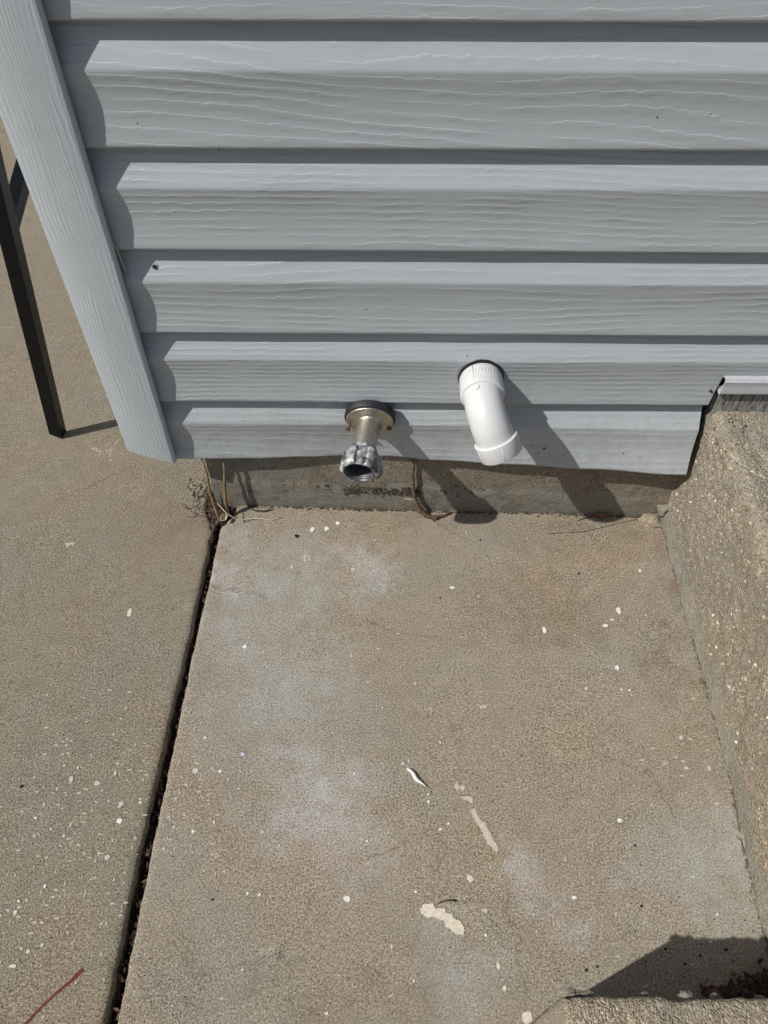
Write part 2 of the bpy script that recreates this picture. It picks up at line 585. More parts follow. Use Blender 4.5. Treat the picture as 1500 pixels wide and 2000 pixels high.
def black_steel():
    M = Mat('black_painted_steel')
    p = M.pos()
    n = M.noise(p, 70, 5, 0.7)
    c = M.mix(M.rng(n, 0.60, 0.74, 0, 0.5), (0.0045, 0.005, 0.007), (0.05, 0.05, 0.052))
    return M.fin(c, M.rng(n, 0.3, 0.7, 0.25, 0.45), 0.0, M.bump(n, 0.2, 0.001), 0.25)


m_steel = black_steel()
m_stalk = simple('dry_stalk', (0.20, 0.135, 0.070), 0.8, 0, 0.4, 120, 0.5, 300)
m_root = simple('dry_root', (0.115, 0.075, 0.048), 0.85, 0, 0.4, 160, 0.6, 300)
m_straw = simple('pale_straw', (0.58, 0.50, 0.36), 0.7, 0, 0.2, 120)
m_leaf = simple('dead_leaf', (0.19, 0.105, 0.060), 0.75, 0, 0.4, 140, 0.4, 400)
m_twig = simple('dark_twig', (0.05, 0.042, 0.032), 0.85, 0, 0.3, 200)
m_crust = simple('dirt_crust', (0.070, 0.058, 0.038), 0.95, 0, 0.5, 200, 0.5, 500)
m_paint = [simple('white_paint_fleck', (0.66, 0.65, 0.61), 0.7, 0, 0.14, 200, 0.3, 700),
           simple('cream_paint_fleck', (0.58, 0.535, 0.43), 0.8, 0, 0.2, 300, 0.6, 600),
           simple('pale_stone_chip', (0.46, 0.45, 0.41), 0.85, 0, 0.15, 300, 0.4, 600),
           simple('blue_grey_chip', (0.43, 0.46, 0.50), 0.7, 0, 0.1, 300),
           simple('thin_cream_smear', (0.47, 0.43, 0.345), 0.9, 0, 0.25, 500, 0.6, 700)]
m_speck = simple('black_speck', (0.012, 0.010, 0.009), 0.9, 0, 0.3, 400)
m_red = simple('dark_red_crayon', (0.125, 0.020, 0.028), 0.8, 0, 0.45, 500, 0.6, 700)


# measured positions of the larger paint flecks on the slabs: x, y, half sizes in mm, kind
FLECKS = [(0.1956, -0.0251, 4.4, 4.7, 0), (0.2182, -0.0238, 4.9, 4.7, 0), (0.2355, -0.0121, 4.1, 4.2, 0), (0.4122, -0.1338, 3.9, 2.8, 0), (0.6986, -0.0996, 2.3, 3.3, 0), (0.6529, -0.1713, 3.3, 6.2, 0), (0.6292, -0.1967, 3.6, 3.0, 0), (0.6411, -0.1871, 3.4, 1.7, 0), (0.5408, -0.2054, 3.3, 7.1, 0), (0.6338, -0.2637, 3.5, 4.4, 0), (0.6442, -0.2975, 2.1, 1.5, 0), (0.634, -0.2969, 1.7, 1.5, 0), (0.5865, -0.2959, 1.4, 1.6, 0), (0.5999, -0.4698, 3.7, 2.7, 0), (0.5324, -0.5561, 3.7, 1.9, 0), (0.415, -0.5371, 4.1, 4.6, 1), (0.4303, -0.5706, 2.9, 2.9, 2), (0.3522, -0.552, 1.8, 1.6, 0), (0.2743, -0.5605, 4.6, 3.4, 0), (0.1608, -0.556, 1.7, 1.6, 0), (0.1744, -0.5574, 1.8, 1.9, 0), (0.17, -0.4883, 1.5, 1.5, 0), (0.1918, -0.5038, 1.5, 1.5, 1), (0.2952, -0.4973, 1.9, 1.5, 0), (0.2776, -0.4162, 1.3, 1.7, 0), (0.3827, -0.4827, 2.4, 1.8, 0), (0.3928, -0.476, 1.8, 1.8, 0), (0.3694, -0.4501, 1.8, 1.8, 0), (0.3689, -0.4413, 1.3, 1.6, 0), (0.3381, -0.403, 1.6, 1.7, 0), (0.3453, -0.3983, 1.3, 1.3, 0), (0.1158, -0.2371, 3.6, 3.3, 0), (-0.0594, -0.1825, 4.1, 8.3, 1), (0.0821, -0.3716, 2.0, 2.1, 0), (0.1334, -0.3929, 4.0, 3.0, 3), (-0.0762, -0.4278, 3.2, 3.8, 2), (-0.007, -0.4572, 3.8, 3.7, 2), (-0.0046, -0.478, 4.3, 3.6, 0), (0.077, -0.4155, 3.9, 3.9, 2), (0.108, -0.4157, 2.3, 2.3, 0), (0.0865, -0.4888, 2.4, 2.6, 0), (0.11, -0.4777, 1.5, 1.8, 0), (0.0629, -0.4843, 1.9, 1.8, 1), (0.0555, -0.509, 1.5, 2.3, 1), (0.0159, -0.4557, 2.2, 2.5, 1), (-0.0087, -0.5195, 3.6, 3.7, 2), (-0.0236, -0.4193, 1.6, 4.2, 1), (-0.0429, -0.4325, 4.5, 3.8, 2), (-0.0718, -0.4134, 1.3, 2.9, 1), (-0.0621, -0.4835, 1.3, 3.2, 1), (-0.0666, -0.496, 1.9, 2.6, 1), (-0.0841, -0.4885, 1.8, 1.5, 0), (-0.1066, -0.4756, 1.9, 1.8, 0), (-0.0977, -0.5673, 1.7, 1.5, 0), (-0.098, -0.5788, 2.5, 2.9, 1), (-0.0727, -0.5514, 1.7, 2.4, 0), (-0.0797, -0.6146, 1.7, 1.5, 1), (-0.0716, -0.617, 2.5, 2.4, 1), (-0.0583, -0.6109, 2.2, 2.2, 1), (-0.0838, -0.6312, 5.5, 1.7, 1), (-0.0115, -0.646, 1.6, 1.9, 2), (0.3489, -0.6395, 1.3, 1.9, 0), (0.2577, -0.6701, 2.2, 1.8, 0), (0.4666, -0.671, 6.9, 7.6, 1), (0.4402, -0.6241, 2.5, 3.9, 1), (0.445, -0.6449, 2.5, 2.8, 1), (0.4854, -0.591, 1.1, 1.0, 0), (0.4291, -0.5952, 1.7, 1.8, 0), (0.3251, -0.6075, 1.4, 2.0, 0), (0.6753, -0.5986, 2.0, 1.5, 0), (0.6894, -0.571, 1.7, 1.6, 0), (0.4427, -0.3238, 7.5, 2.9, 4), (0.7243, -0.4035, 2.2, 4.0, 2), (0.722, -0.4482, 2.9, 1.8, 2), (0.6952, -0.4039, 3.2, 2.6, 2), (0.1918, -0.0815, 6.3, 8.8, 4), (0.2635, -0.1019, 3.9, 2.9, 2), (0.1698, -0.0992, 3.1, 2.9, 2), (0.6709, -0.3976, 3.9, 2.0, 4), (0.6983, -0.3634, 2.7, 3.4, 2), (-0.1815, -0.0612, 8.0, 6.0, 4), (0.3864, -0.3741, 1.3, 1.4, 0)]
PATCH= [(0.3566, -0.5694), (0.3613, -0.5647), (0.3712, -0.564), (0.3739, -0.5692), (0.3843, -0.5681), (0.3853, -0.5727), (0.3938, -0.5758), (0.3948, -0.5794), (0.4021, -0.5818), (0.4062, -0.5895), (0.4048, -0.595), (0.3974, -0.5951), (0.3903, -0.5897), (0.3848, -0.5872), (0.3838, -0.5821), (0.3765, -0.5796), (0.3708, -0.5771), (0.365, -0.5787), (0.3583, -0.5746)]
SMEARS = [[(0.4201, -0.4589), (0.4242, -0.4718), (0.4303, -0.4797), (0.4358, -0.4938), (0.4394, -0.5007), (0.4432, -0.503), (0.4483, -0.5098), (0.4513, -0.5029), (0.4447, -0.4937), (0.4429, -0.4859), (0.4378, -0.478), (0.4376, -0.4733), (0.4324, -0.4724), (0.428, -0.464), (0.4252, -0.4569)], [(0.4015, -0.4291), (0.4045, -0.4367), (0.4089, -0.4333), (0.413, -0.4366), (0.4153, -0.4306), (0.4117, -0.429), (0.4081, -0.4316), (0.4059, -0.4265)], [(0.4101, -0.4433), (0.4132, -0.4483), (0.4183, -0.4466), (0.4213, -0.4523), (0.4239, -0.4506), (0.4235, -0.444), (0.4177, -0.4427)]]

# ------------------------------------------------------------------ ground and slabs
def plain(o, kind='structure', label=None):
    o['kind'] = kind
    if label:
        o['label'] = label
    return o


def frange(a, b, n):
    return [a + (b - a) * i / n for i in range(n + 1)]


plain(MB().grid([[(x, y, -0.032 + (0.004 * nz(x * 60, y * 60) if abs(x) < 1 and abs(y) < 1 else 0)) for y in [-60, -8, -2] + frange(-1, 0.1, 160) + [0.5, 2, 8, 60]]
                 for x in [-60, -8, -2] + frange(0.01, 0.075, 20) + [0.3, 0.8, 2, 8, 60]]).build('ground', m_soil))


def ramp_h(x, y):          # the left paving is level right up to the house
    return 0.0


def slab_z(x, y):
    return 0.0007 * nz(x * 9, y * 9, 1.3) + 0.0003 * nz(x * 60, y * 60, 4.4)


def left_edge(y):
    e = interp([(-6, .020), (-.69, .0285), (-.52, .0280), (-.37, .0315), (-.18, .036), (.01, .0385), (.1, .04)], y)
    e += 0.0014 * nz(y * 45, 3.3) + 0.0010 * nz(y * 160, 8.3)
    e -= 0.010 * sstep(-0.07, 0.0, y) * max(0, 0.15 + nz(y * 70, 6.1))
    e -= (0.016 + .006 * nz(y * 110, 2.1)) * sstep(-0.022, 0.012, y) * sstep(0.075, 0.04, y)
    return e


def mid_edge(y):
    e = interp([(-6, .030), (-.69, .0405), (-.51, .0418), (-.36, .0435), (-.26, .0440), (-.11, .0483), (.03, .050)], y)
    return e + 0.0012 * nz(y * 40, 1.3) + 0.0010 * nz(y * 170, 5.3) + 0.018 * sstep(-0.028, 0.012, y) + 0.004 * sstep(-0.05, 0, y) * nz(y * 120, 9.1)


def left_slab():
    ys = [-8, -4, -2, -1.3] + frange(-0.95, 0.42, 260) + [0.6, 0.9, 1.4, 2.2, 4, 8]
    rows = []
    for y in ys:
        e = left_edge(y)
        xs = [-8, -4, -2, -1.2, -0.8] + frange(-0.5, e - 0.010, 90)
        r = []
        for x in xs:
            r.append((x, y, slab_z(x, y) + ramp_h(x, y)))
        h = ramp_h(e - 0.01, y)
        for t in (20, 45, 70, 90):
            a = R(t)
            x = e - 0.0065 + 0.0065 * math.sin(a)
            r.append((x, y, slab_z(x, y) + h - 0.0065 * (1 - math.cos(a))))
        for q in (0.25, 0.5, 0.75, 1.0):
            zz = (h - 0.0065) * (1 - q) + (-0.06) * q
            rough = (0.003 + 0.03 * h) * nz(y * 90, zz * 90, 7.7)
            r.append((e + rough - 0.002, y, zz))
        rows.append(r)
    return plain(MB().grid(rows).build('concrete_slab', m_conc_left, angle=60), 'structure', 'bare concrete paving left of the long dark joint')


def mid_slab():
    ys = [-8, -4, -2, -1.3] + frange(-0.95, 0.034, 200)
    rows = []
    for y in ys:
        e = mid_edge(y)
        r = [(e, y, -0.06), (e, y, -0.02), (e, y, -0.003), (e + 0.0008, y, -0.001 + slab_z(e, y))]
        for x in frange(e + 0.0025, 0.765, 110) + [1.4, 3, 8] * (y < -1.0) + [0.77, 0.78, 0.79] * (y >= -1.0):
            # thin worn lip along the stoop
            r.append((x, y, slab_z(x, y)))
        rows.append(r)
    return plain(MB().grid(rows).build('concrete_slab', m_conc, angle=60), 'structure', 'stained concrete slab between dark joint and stoop')


slab_l = left_slab()
slab_m = mid_slab()

# ------------------------------------------------------------------ house: siding, corner post, foundation
house = thing('house', 'grey vinyl clad house wall with corner post on a low foundation', 'house', (0, 0, 0))

RZ = 0.648 * P
PROF = [(P + .016, .0165), (P + .002, .0152), (P * .97, .0143), (P * .86, .0095), (P * .76, .0046), (RZ + .004, .0011), (RZ + .0016, .0002), (RZ, -.0004),
        (RZ - .0025, -.0003), (.54 * P, .0011), (.45 * P, .0021), (.33 * P, .0027), (.2 * P, .0021), (.07 * P, .0006), (.0035, .0), (.0012, .0004), (.0002, .0014), (.0, .0026), (.0008, .004), (.0012, .0135)]


def plank_pts(xs, seed, flare=None, prof=PROF, endx=None, zsh=0.0):
    rows = []
    for x in xs:
        wy = 0.0006 * nz(x * 5, seed * 3.7) + 0.0003 * nz(x * 17, seed * 1.9)
        wz = 0.0007 * nz(x * 3, seed * 2.3, 5)
        r = []
        for (z, y) in prof:
            fl = flare(x) * max(0.0, 1 - z / (RZ * 1.25)) if flare else 0.0
            xx = x if endx is None else min(x, endx(z))
            r.append((xx, y + wy + fl, z + (wz if z < P * .8 else 0)))
        rows.append(r)
    return rows


XS = frange(-0.011, 1.0, 70) + [1.1, 1.25, 1.5, 1.8, 2.24]
FL = [(-.01, .001), (.0, .001), (.12, .003), (.195, .008), (.263, .0125), (.3165, .0108), (.385, .003), (.497, -.005), (.608, -.013), (.747, -.0235)]
grains = {}


def plank(ob, k, lines, swirl=5.0):
    ob['swirl'] = float(swirl)
    ob['grain'] = float(k * 1.0)
    ob['lines'] = float(lines)


p0 = MB().grid(plank_pts(frange(-.011, .747, 60), 0.3, lambda x: interp(FL, x))).build('siding_plank', m_vinyl, house)
p0.location.z = Z0
plank(p0, 0.0, 10.0, 7.0)
p0['label'] = 'bottom plank bowed outward at its cut right end'

mb = MB().grid(plank_pts(frange(-.011, .7525, 60), 1.3, endx=lambda z: 0.747 + 0.0055 * min(1, z / 0.047)))
cutp = [(z, y) for (z, y) in PROF if z > 0.052]
cutp.append((0.0475, .0024))
mb.grid(plank_pts([.7525] + frange(.77, 1.0, 14) + [1.25, 1.5, 1.8, 2.24], 1.3, prof=cutp))
p1 = mb.build('siding_plank', m_vinyl, house)
p1.location.z = Z0 + P
plank(p1, 1.0, 15.0, 4.0)

base_plank = None
LN = {2: (11, 8), 3: (14, 6), 4: (10, 10), 5: (11, 7)}
for k in range(2, 22):
    if base_plank is None:
        ob = MB().grid(plank_pts(XS, 2.3)).build('siding_plank', m_vinyl, house)
        base_plank = ob
    else:
        ob = base_plank.copy()
        COL.objects.link(ob)
    ob.location.z = Z0 + k * P
    plank(ob, k * 1.0, *LN.get(k, (9, 6)))
for k in range(0, 22):                       # same cladding round the corner
    ob = base_plank.copy()
    COL.objects.link(ob)
    ob.location = (-0.046, 2.28, Z0 + k * P)
    ob.rotation_euler = (0, 0, R(-90))
    plank(ob, k + 30.0, 9)

MB().box((-0.024, 0.024, Z0 + 0.006), (2.24, 0.40, Z0 + 22 * P)).box((-0.022, 0.41, Z0 + 0.006), (0.2, 2.28, Z0 + 22 * P)).build('sheathing', m_dark, house, smooth=False)


def corner_post():
    def section(xl, xr, zf):
        pts = [(xr - .020, .020), (xr - .020, -.0030), (xr - .0025, -.0030), (xr, -.0050)]
        for t in (0, 22, 45, 68, 90):
            a = R(t)
            pts.append((xr - .005 + .005 * math.cos(a), -.0070 - .005 * math.sin(a)))
        pts += [(xl + .03, -.0123)]
        for t in (0, 45, 90):
            a = R(t)
            pts.append((xl + .002 - .002 * math.sin(a), -.0100 - .002 * math.cos(a)))
        pts += [(xl, .050)]
        for t in (0, 45, 90):
            a = R(t)
            pts.append((xl + .003 - .003 * math.cos(a), .053 + .003 * math.sin(a)))
        pts += [(-.030, .056), (-.030, .020)]
        return [(x, y, zf(x, y)) for x, y in pts]
    bot = lambda x, y: interp([(-.0625, .169), (-.055, .163), (-.03, .1515), (-.002, .1405), (.006, .138)], x) - (0.004 if y > 0 else 0) - .0040
    rr = [section(-.0598, .0045, bot)]
    for z in (.3, .5, .8, 2.65):
        q = min(z, .9)
        rr.append(section(-.0598 - .008 * (q - .16), .0045 + .0062 * (q - .14), lambda x, y: z))
    o = MB().rings(rr, True, True).build('corner_post', m_post, house, angle=40)
    o['grain'] = 3.0
    o['lines'] = 8.0


corner_post()

def found_y(x):
    return 0.0265 - 0.0165 * (x / 0.75)


# foundation wall under the siding, a little out of line with it
rows = []
for x in frange(0.0365, 0.775, 150):
    r = []
    for z in frange(-0.05, 0.128, 40):
        y = 0.0265 - 0.0165 * (x / 0.75)
        y += 0.0012 * fbm(x * 14, z * 30, 1) + 0.0008 * nz(x * 90, z * 90, 2)
        # the parge coat sits proud below a wavering line
        y -= 0.0022 * sstep(0.0, 0.012, (0.070 - 0.035 * x + 0.014 * nz(x * 11, 4.4)) - z)
        r.append((x, y, z))
    rows.append(r)
fo = MB().grid(rows)
fo.grid([[(0.0365 + 0.0015 * nz(z * 60, y * 60), y, z) for z in frange(-0.05, 0.128, 12)] for y in [found_y(.0365)] + frange(.04, .5, 12) + [2.2]])
fo.box((0.05, 0.050, -0.05), (0.775, 0.3, 0.126))
fo.build('foundation', m_found, house)

# F-shaped starter strip right of the trimmed plank, grey boards under it
sp = [(.006, .2950), (-.0030, .2940), (-.0052, .2905), (-.0036, .2860), (-.0044, .2800), (-.0042, .2715), (-.0020, .2685), (.0030, .2700), (.0060, .2760)]


def ribbon(prof, t, xs, name, mat, parent):
    out, inn = [], []
    n = len(prof)
    for i, (y, z) in enumerate(prof):
        a, b = prof[max(0, i - 1)], prof[min(n - 1, i + 1)]
        d = Vector((b[0] - a[0], b[1] - a[1])).normalized()
        out.append((y, z))
        inn.append((y - d.y * t, z + d.x * t))
    loop = out + inn[::-1]
    return MB().rings([[(x, y, z) for y, z in loop] for x in xs], True, True).build(name, mat, parent, angle=35)


st = ribbon(sp, -0.0011, [.7535] + frange(.77, 1.0, 10) + [1.5, 2.24], 'starter_strip', m_strip, house)
st['label'] = 'pale hooked starter strip above grey board'
for a, b in ((.7595, .790), (.7915, 1.24), (1.2415, 2.24)):
    MB().box((a, .0035, .20), (b, .034, .2685 if a < .79 else .2690)).build('sill_board', m_board, house, smooth=False)

# fixing screw and dirt on the cladding
zc = 0.4529
sc = MB().lathe([(-.004, .0022), (0.0, .0022), (0.0008, .0021), (.0012, .0014), (.0006, .0010), (.0004, .0)], (.0427, .0045, .4490), (-.1, -1, .25), 12)
o = sc.build('screw', m_rubber, house)
o = MB().lathe([(0.0, .0038), (.0006, .0036), (.0008, .0022), (.0, .0021)], (.0432, .0058, .4487), (-.1, -1, .25), 14).build('washer', m_zinc, house)
spk = MB()
for i, (x, y, z, r) in enumerate([(.1399, .0012, .5923, .0016), (.1408, .001, .5895, .0013), (.1415, .001, .587, .001), (.0647, .002, .6116, .001), (.2878, .0025, .394, .0009),
                                  (.5197, -.0035, .1687, .0013), (.5387, -.0035, .1640, .0019), (.5569, -.007, .1606, .0009), (.5311, -.006, .1563, .0010), (.6518, -.009, .1609, .0011),
                                  (.7425, .0005, .2719, .0022), (.7445, .0005, .2690, .0016), (.4159, .002, .3252, .0009), (.3232, .008, .2340, .0009), (.2162, .0, .5455, .0009), (.577, .002, .62, .0008), (.9, .001, .40, .001)]):
    spk.blob((x, y, z), r, (1, .35, 1.1), .4, i)
spk.build('dirt_specks', m_twig, house)['kind'] = 'stuff'

# ------------------------------------------------------------------ stoop on the right and lower step at the camera's feet
def stoop_base(y):
    return interp([(-1.7, .690), (-.80, .730), (-.57, .7404), (-.36, .7514), (.012, .7540)], y)


def stoop():
    root = thing('concrete_stoop', 'rough exposed-aggregate concrete stoop rising along the right edge', 'stoop', (0.75, -0.4, 0))
    ys = [-1.6, -1.2, -0.95] + frange(-0.80, 0.0135, 210) + [.0185]
    prof = []
    H, rad, lean = 0.232, 0.016, 0.007
    for z in [-.05] + frange(-.004, H - rad, 58):
        prof.append((lean * z / H, z, 1, 0))
    for t in frange(10, 90, 8):
        a = R(t)
        prof.append((lean + rad * (1 - math.cos(a)), H - rad + rad * math.sin(a), math.cos(a), math.sin(a)))
    for x in frange(lean + rad + .004, .26, 60) + [.4, .8, 1.48]:
        prof.append((x, H, 0, 1))
    rows = []
    for y in ys:
        b = stoop_base(y)
        r = []
        for (dx, z, nx, nzz) in prof:
            X, Z = b + dx, z
            d = 0.0042 * fbm(X * 16, y * 16, Z * 16, 3) + 0.0022 * nz(X * 70, y * 70, Z * 70) + 0.0012 * nz(X * 190, y * 190, Z * 190)
            # mortar fillet at the foot and wear of the nosing
            d += 0.006 * sstep(0.03, 0.0, z) * (0.5 + nz(y * 20, 2.2)) if nx > .5 else 0
            if z > H - rad - .01 and dx < .05:
                d -= 0.006 * max(0, 0.1 + nz(y * 18, 7.9))
            r.append((X - nx * d, y, Z + nzz * d))
        rows.append(r)
    root.location = (0, 0, 0)
    MB().grid(rows).build('block', m_stoop, root)
    return root


stoop_o = stoop()
stone_mats = [simple('tan_pebble', (0.40, 0.33, 0.22), .85, 0, .35, 90, .3, 500), simple('pale_pebble', (0.62, 0.57, 0.47), .85, 0, .2, 90, .3, 500),
              simple('brown_pebble', (0.20, 0.14, 0.09), .85, 0, .4, 90, .3, 500)]
pr = random.Random(11)
for mi, cnt in ((0, 420), (1, 110), (2, 420)):
    mb = MB()
    for i in range(cnt):
        y = pr.uniform(-.72, .0)
        z = pr.uniform(.03, .225)
        x = stoop_base(y) + .007 * z / .232 - 0.0042 * fbm((stoop_base(y) + .007 * z / .232) * 16, y * 16, z * 16, 3)
        r = pr.choice((.0011, .0014, .0018, .0024)) * (1.5 if mi == 1 and pr.random() < .06 else 1)
        mb.blob((x + r * .35, y, z), r, (.8, pr.uniform(.8, 1.5), pr.uniform(.7, 1.2)), .3, i + mi * 999, 1)
    for i in range(cnt // 3):
        y = pr.uniform(-.40, .0)
        x = pr.uniform(.775, .95)
        r = pr.choice((.0011, .0015, .002))
        mb.blob((x, y, .232 + 0.0042 * fbm(x * 16, y * 16, .232 * 16, 3) - r * .3), r, (1.2, 1, .8), .3, i + 77 + mi * 555, 1)
    mb.build('pebbles', stone_mats[mi], stoop_o)['kind'] = 'stuff'

# a chip of mortar and the odd flake in the corner
def front_step():
    root = thing('concrete_step', 'coarse concrete step in lower right corner with broken back edge', 'step', (0, 0, 0))
    H, rad = 0.200, 0.006
    xs = frange(0.4672, 0.775, 90)
    rows = []
    # profile from the back face over the top towards the viewer
    prof = [(-.677, -.05, 1, 0), (-.677, .0, 1, 0)] + [(-.677, z, 1, 0) for z in frange(.02, H - rad, 22)]
    for t in (30, 60, 90):
        a = R(t)
        prof.append((-.677 - rad + rad * math.cos(a), H - rad + rad * math.sin(a), math.cos(a), math.sin(a)))
    prof += [(y, H, 0, 1) for y in frange(-.687, -.80, 40) + [-.9, -1.2, -1.6]]
    def pt(x, y, z, ny, nzz, nx=0.0):
        d = 0.0022 * fbm(x * 30, y * 30, z * 30, 3) + 0.0013 * nz(x * 150, y * 150, z * 150) + .0007 * nz(x * 330, y * 330, z * 330)
        if z > H - .03 and y > -.70:
            d -= 0.0035 * max(0, nz(x * 40, 3.1) + .1)
        return (x - nx * d, y + ny * d, z + nzz * d)
    rows.append([pt(0.4705, y - .004 * (y > -.68), z if z > 0 else z, 0, nzz, 1) if False else (0.4705 + .0016 * nz(y * 80, z * 80), y, -.05) for (y, z, ny, nzz) in prof])
    rows.append([(0.4685 + .0022 * nz(y * 60, z * 60, 1), y, z - .006 if z > .1 else z) for (y, z, ny, nzz) in prof])
    for x in xs:
        rows.append([pt(x + .003, y, z, ny, nzz) for (y, z, ny, nzz) in prof])
    MB().grid(rows).build('block', m_step, root)
    lr = random.Random(5)
    spots = [(.4770, -.6745, .1850, .0048), (.4830, -.6740, .1840, .0036)]
    x = .490
    while x < .74:
        spots.append((x, -.6745 + lr.uniform(-.001, .0008), .1855 + lr.uniform(-.003, .002), lr.uniform(.0026, .0044)))
        x += lr.uniform(.022, .050)
    for i, (x, y, z, r) in enumerate(spots):
        MB().blob((x, y, z), r, (1.25, .8, .75), .42, i * 3.1, 2).build('mortar_lump', m_mortar, root, angle=35)
    return root


step_o = front_step()

# ------------------------------------------------------------------ wall spigot
def spigot():
    root = thing('wall_spigot', 'metal wall spigot with black gasket, nickel neck and broken zinc nut', 'spigot', (0, 0, 0))
    c = Vector((.2894, -.0060, .2180))
    fx = Vector((-.05, -.955, -.26)).normalized()      # flange pushed askew by the bowed siding
    ax = Vector((-.140, -.975, -.165)).normalized()
    rib = lambda t, h: 1 + (0.005 * math.cos(52 * t)) * (1 if h < -.002 else 0)
    MB().lathe([(-.0135, .030), (-.0120, .0345), (-.0024, .0352), (-.0012, .0342), (-.0008, .030), (-.0008, .012)], c, fx, 208, rib).build('gasket', m_rubber, root, angle=50)
    prof = [(-.0012, .0322), (.0004, .0328), (.0014, .0325), (.0020, .0308), (.0020, .0240), (.0026, .0200), (.0040, .0178), (.0065, .0166), (.0100, .0160)]
    MB().lathe(prof, c, fx, 72).build('flange', m_brass, root, angle=30)
    MB().lathe([(.004, .0162), (.010, .0160), (.03, .0158), (.045, .0160), (.058, .0150)], c, ax, 48,
               lambda t, h: 1 + .012 * nz(math.cos(t) * 4, math.sin(t) * 4, h * 120)).build('neck', m_brass, root, angle=50)
    o3 = c + ax * .0480
    MB().lathe([(0, .0150), (.0006, .0182), (.0025, .0192), (.007, .0196), (.0095, .0205), (.012, .0215)], o3, ax, 44,
               lambda t, h: 1 + .02 * nz(math.cos(t) * 3, math.sin(t) * 3, h * 90)).build('collar', m_zinc, root, angle=50)
    o4 = c + ax * .0572

    def lug(t, h):
        s = math.cos(6 * t + 0.55)
        w = sstep(0.0, 0.38, s)
        return 1 + (0.15 + .07 * nz(math.cos(t) * 1.5, math.sin(t) * 1.5, 2)) * w * sstep(-.0005, .0012, h) * sstep(.0320, .0255, h) + .035 * nz(math.cos(t) * 3, math.sin(t) * 3, h * 90)
    nut = [(0, .0180), (.0010, .0212), (.0022, .0228), (.010, .0232), (.017, .0235), (.0215, .0235), (.0235, .0234), (.0255, .0233), (.0280, .0233), (.0296, .0229), (.0303, .0220), (.0300, .0204)]
    mb = MB().lathe(nut, o4, ax, 144, lug)

    def inr(t, h):
        return 1 + .02 * nz(math.cos(t) * 4, math.sin(t) * 4, h * 200)
    mb.build('hose_nut', m_zinc, root, angle=40)
    mb = MB()
    mb.lathe([(.0300, .0204), (.0290, .0192), (.0262, .0186), (.0250, .0194), (.0235, .0186), (.0222, .0194), (.0205, .0186), (.000, .0184), (-.001, .0100)], o4, ax, 72, inr)
    mb.build('nut_bore', m_grey_in, root, angle=40)
    MB().lathe([(.0015, .0186), (.0040, .0140), (.0035, .0130), (.0035, .0)], o4, ax, 36).build('valve_seat', m_grey_in, root, angle=40)
    MB().lathe([(.0035, .007), (.0070, .0065), (.0073, .003), (.0050, .0026), (.0050, .0)], o4, ax, 20).build('valve_stem', m_dark, root, angle=40)
    a = fx.cross(Vector((0, 0, 1))).normalized()
    b_ = a.cross(fx).normalized()
    for (sx, sz, ln) in ((-1, -.010, .0105), (1, -.0145, .0040)):
        p = c + a * (.0272 * (-sx)) * (1 if a.x < 0 else -1) + b_ * sz
        d = (fx + Vector((-.35 if sx < 0 else .05, 0, -.1))).normalized()
        MB().lathe([(-.006, .0017), (ln - .003, .0017), (ln - .003, .0032), (ln - .001, .0038), (ln, .0030), (ln, .0012), (ln - .001, .0009), (ln - .001, 0)], p, d, 16).build('screw', m_rust, root, angle=35)
    # the bent sliver of metal torn off the nut
    tip = o4 + ax * .016 + Vector((.0245, 0, -.004))
    MB().tube([tip + Vector((-.002, .010, .013)), tip + Vector((.003, .004, .004)), tip + Vector((.0030, -.006, -.008)), tip + Vector((-.003, -.011, -.013))], [.0010, .0018, .0020, .0010], 6).build('torn_lug', m_zinc, root)
    return root


spigot()

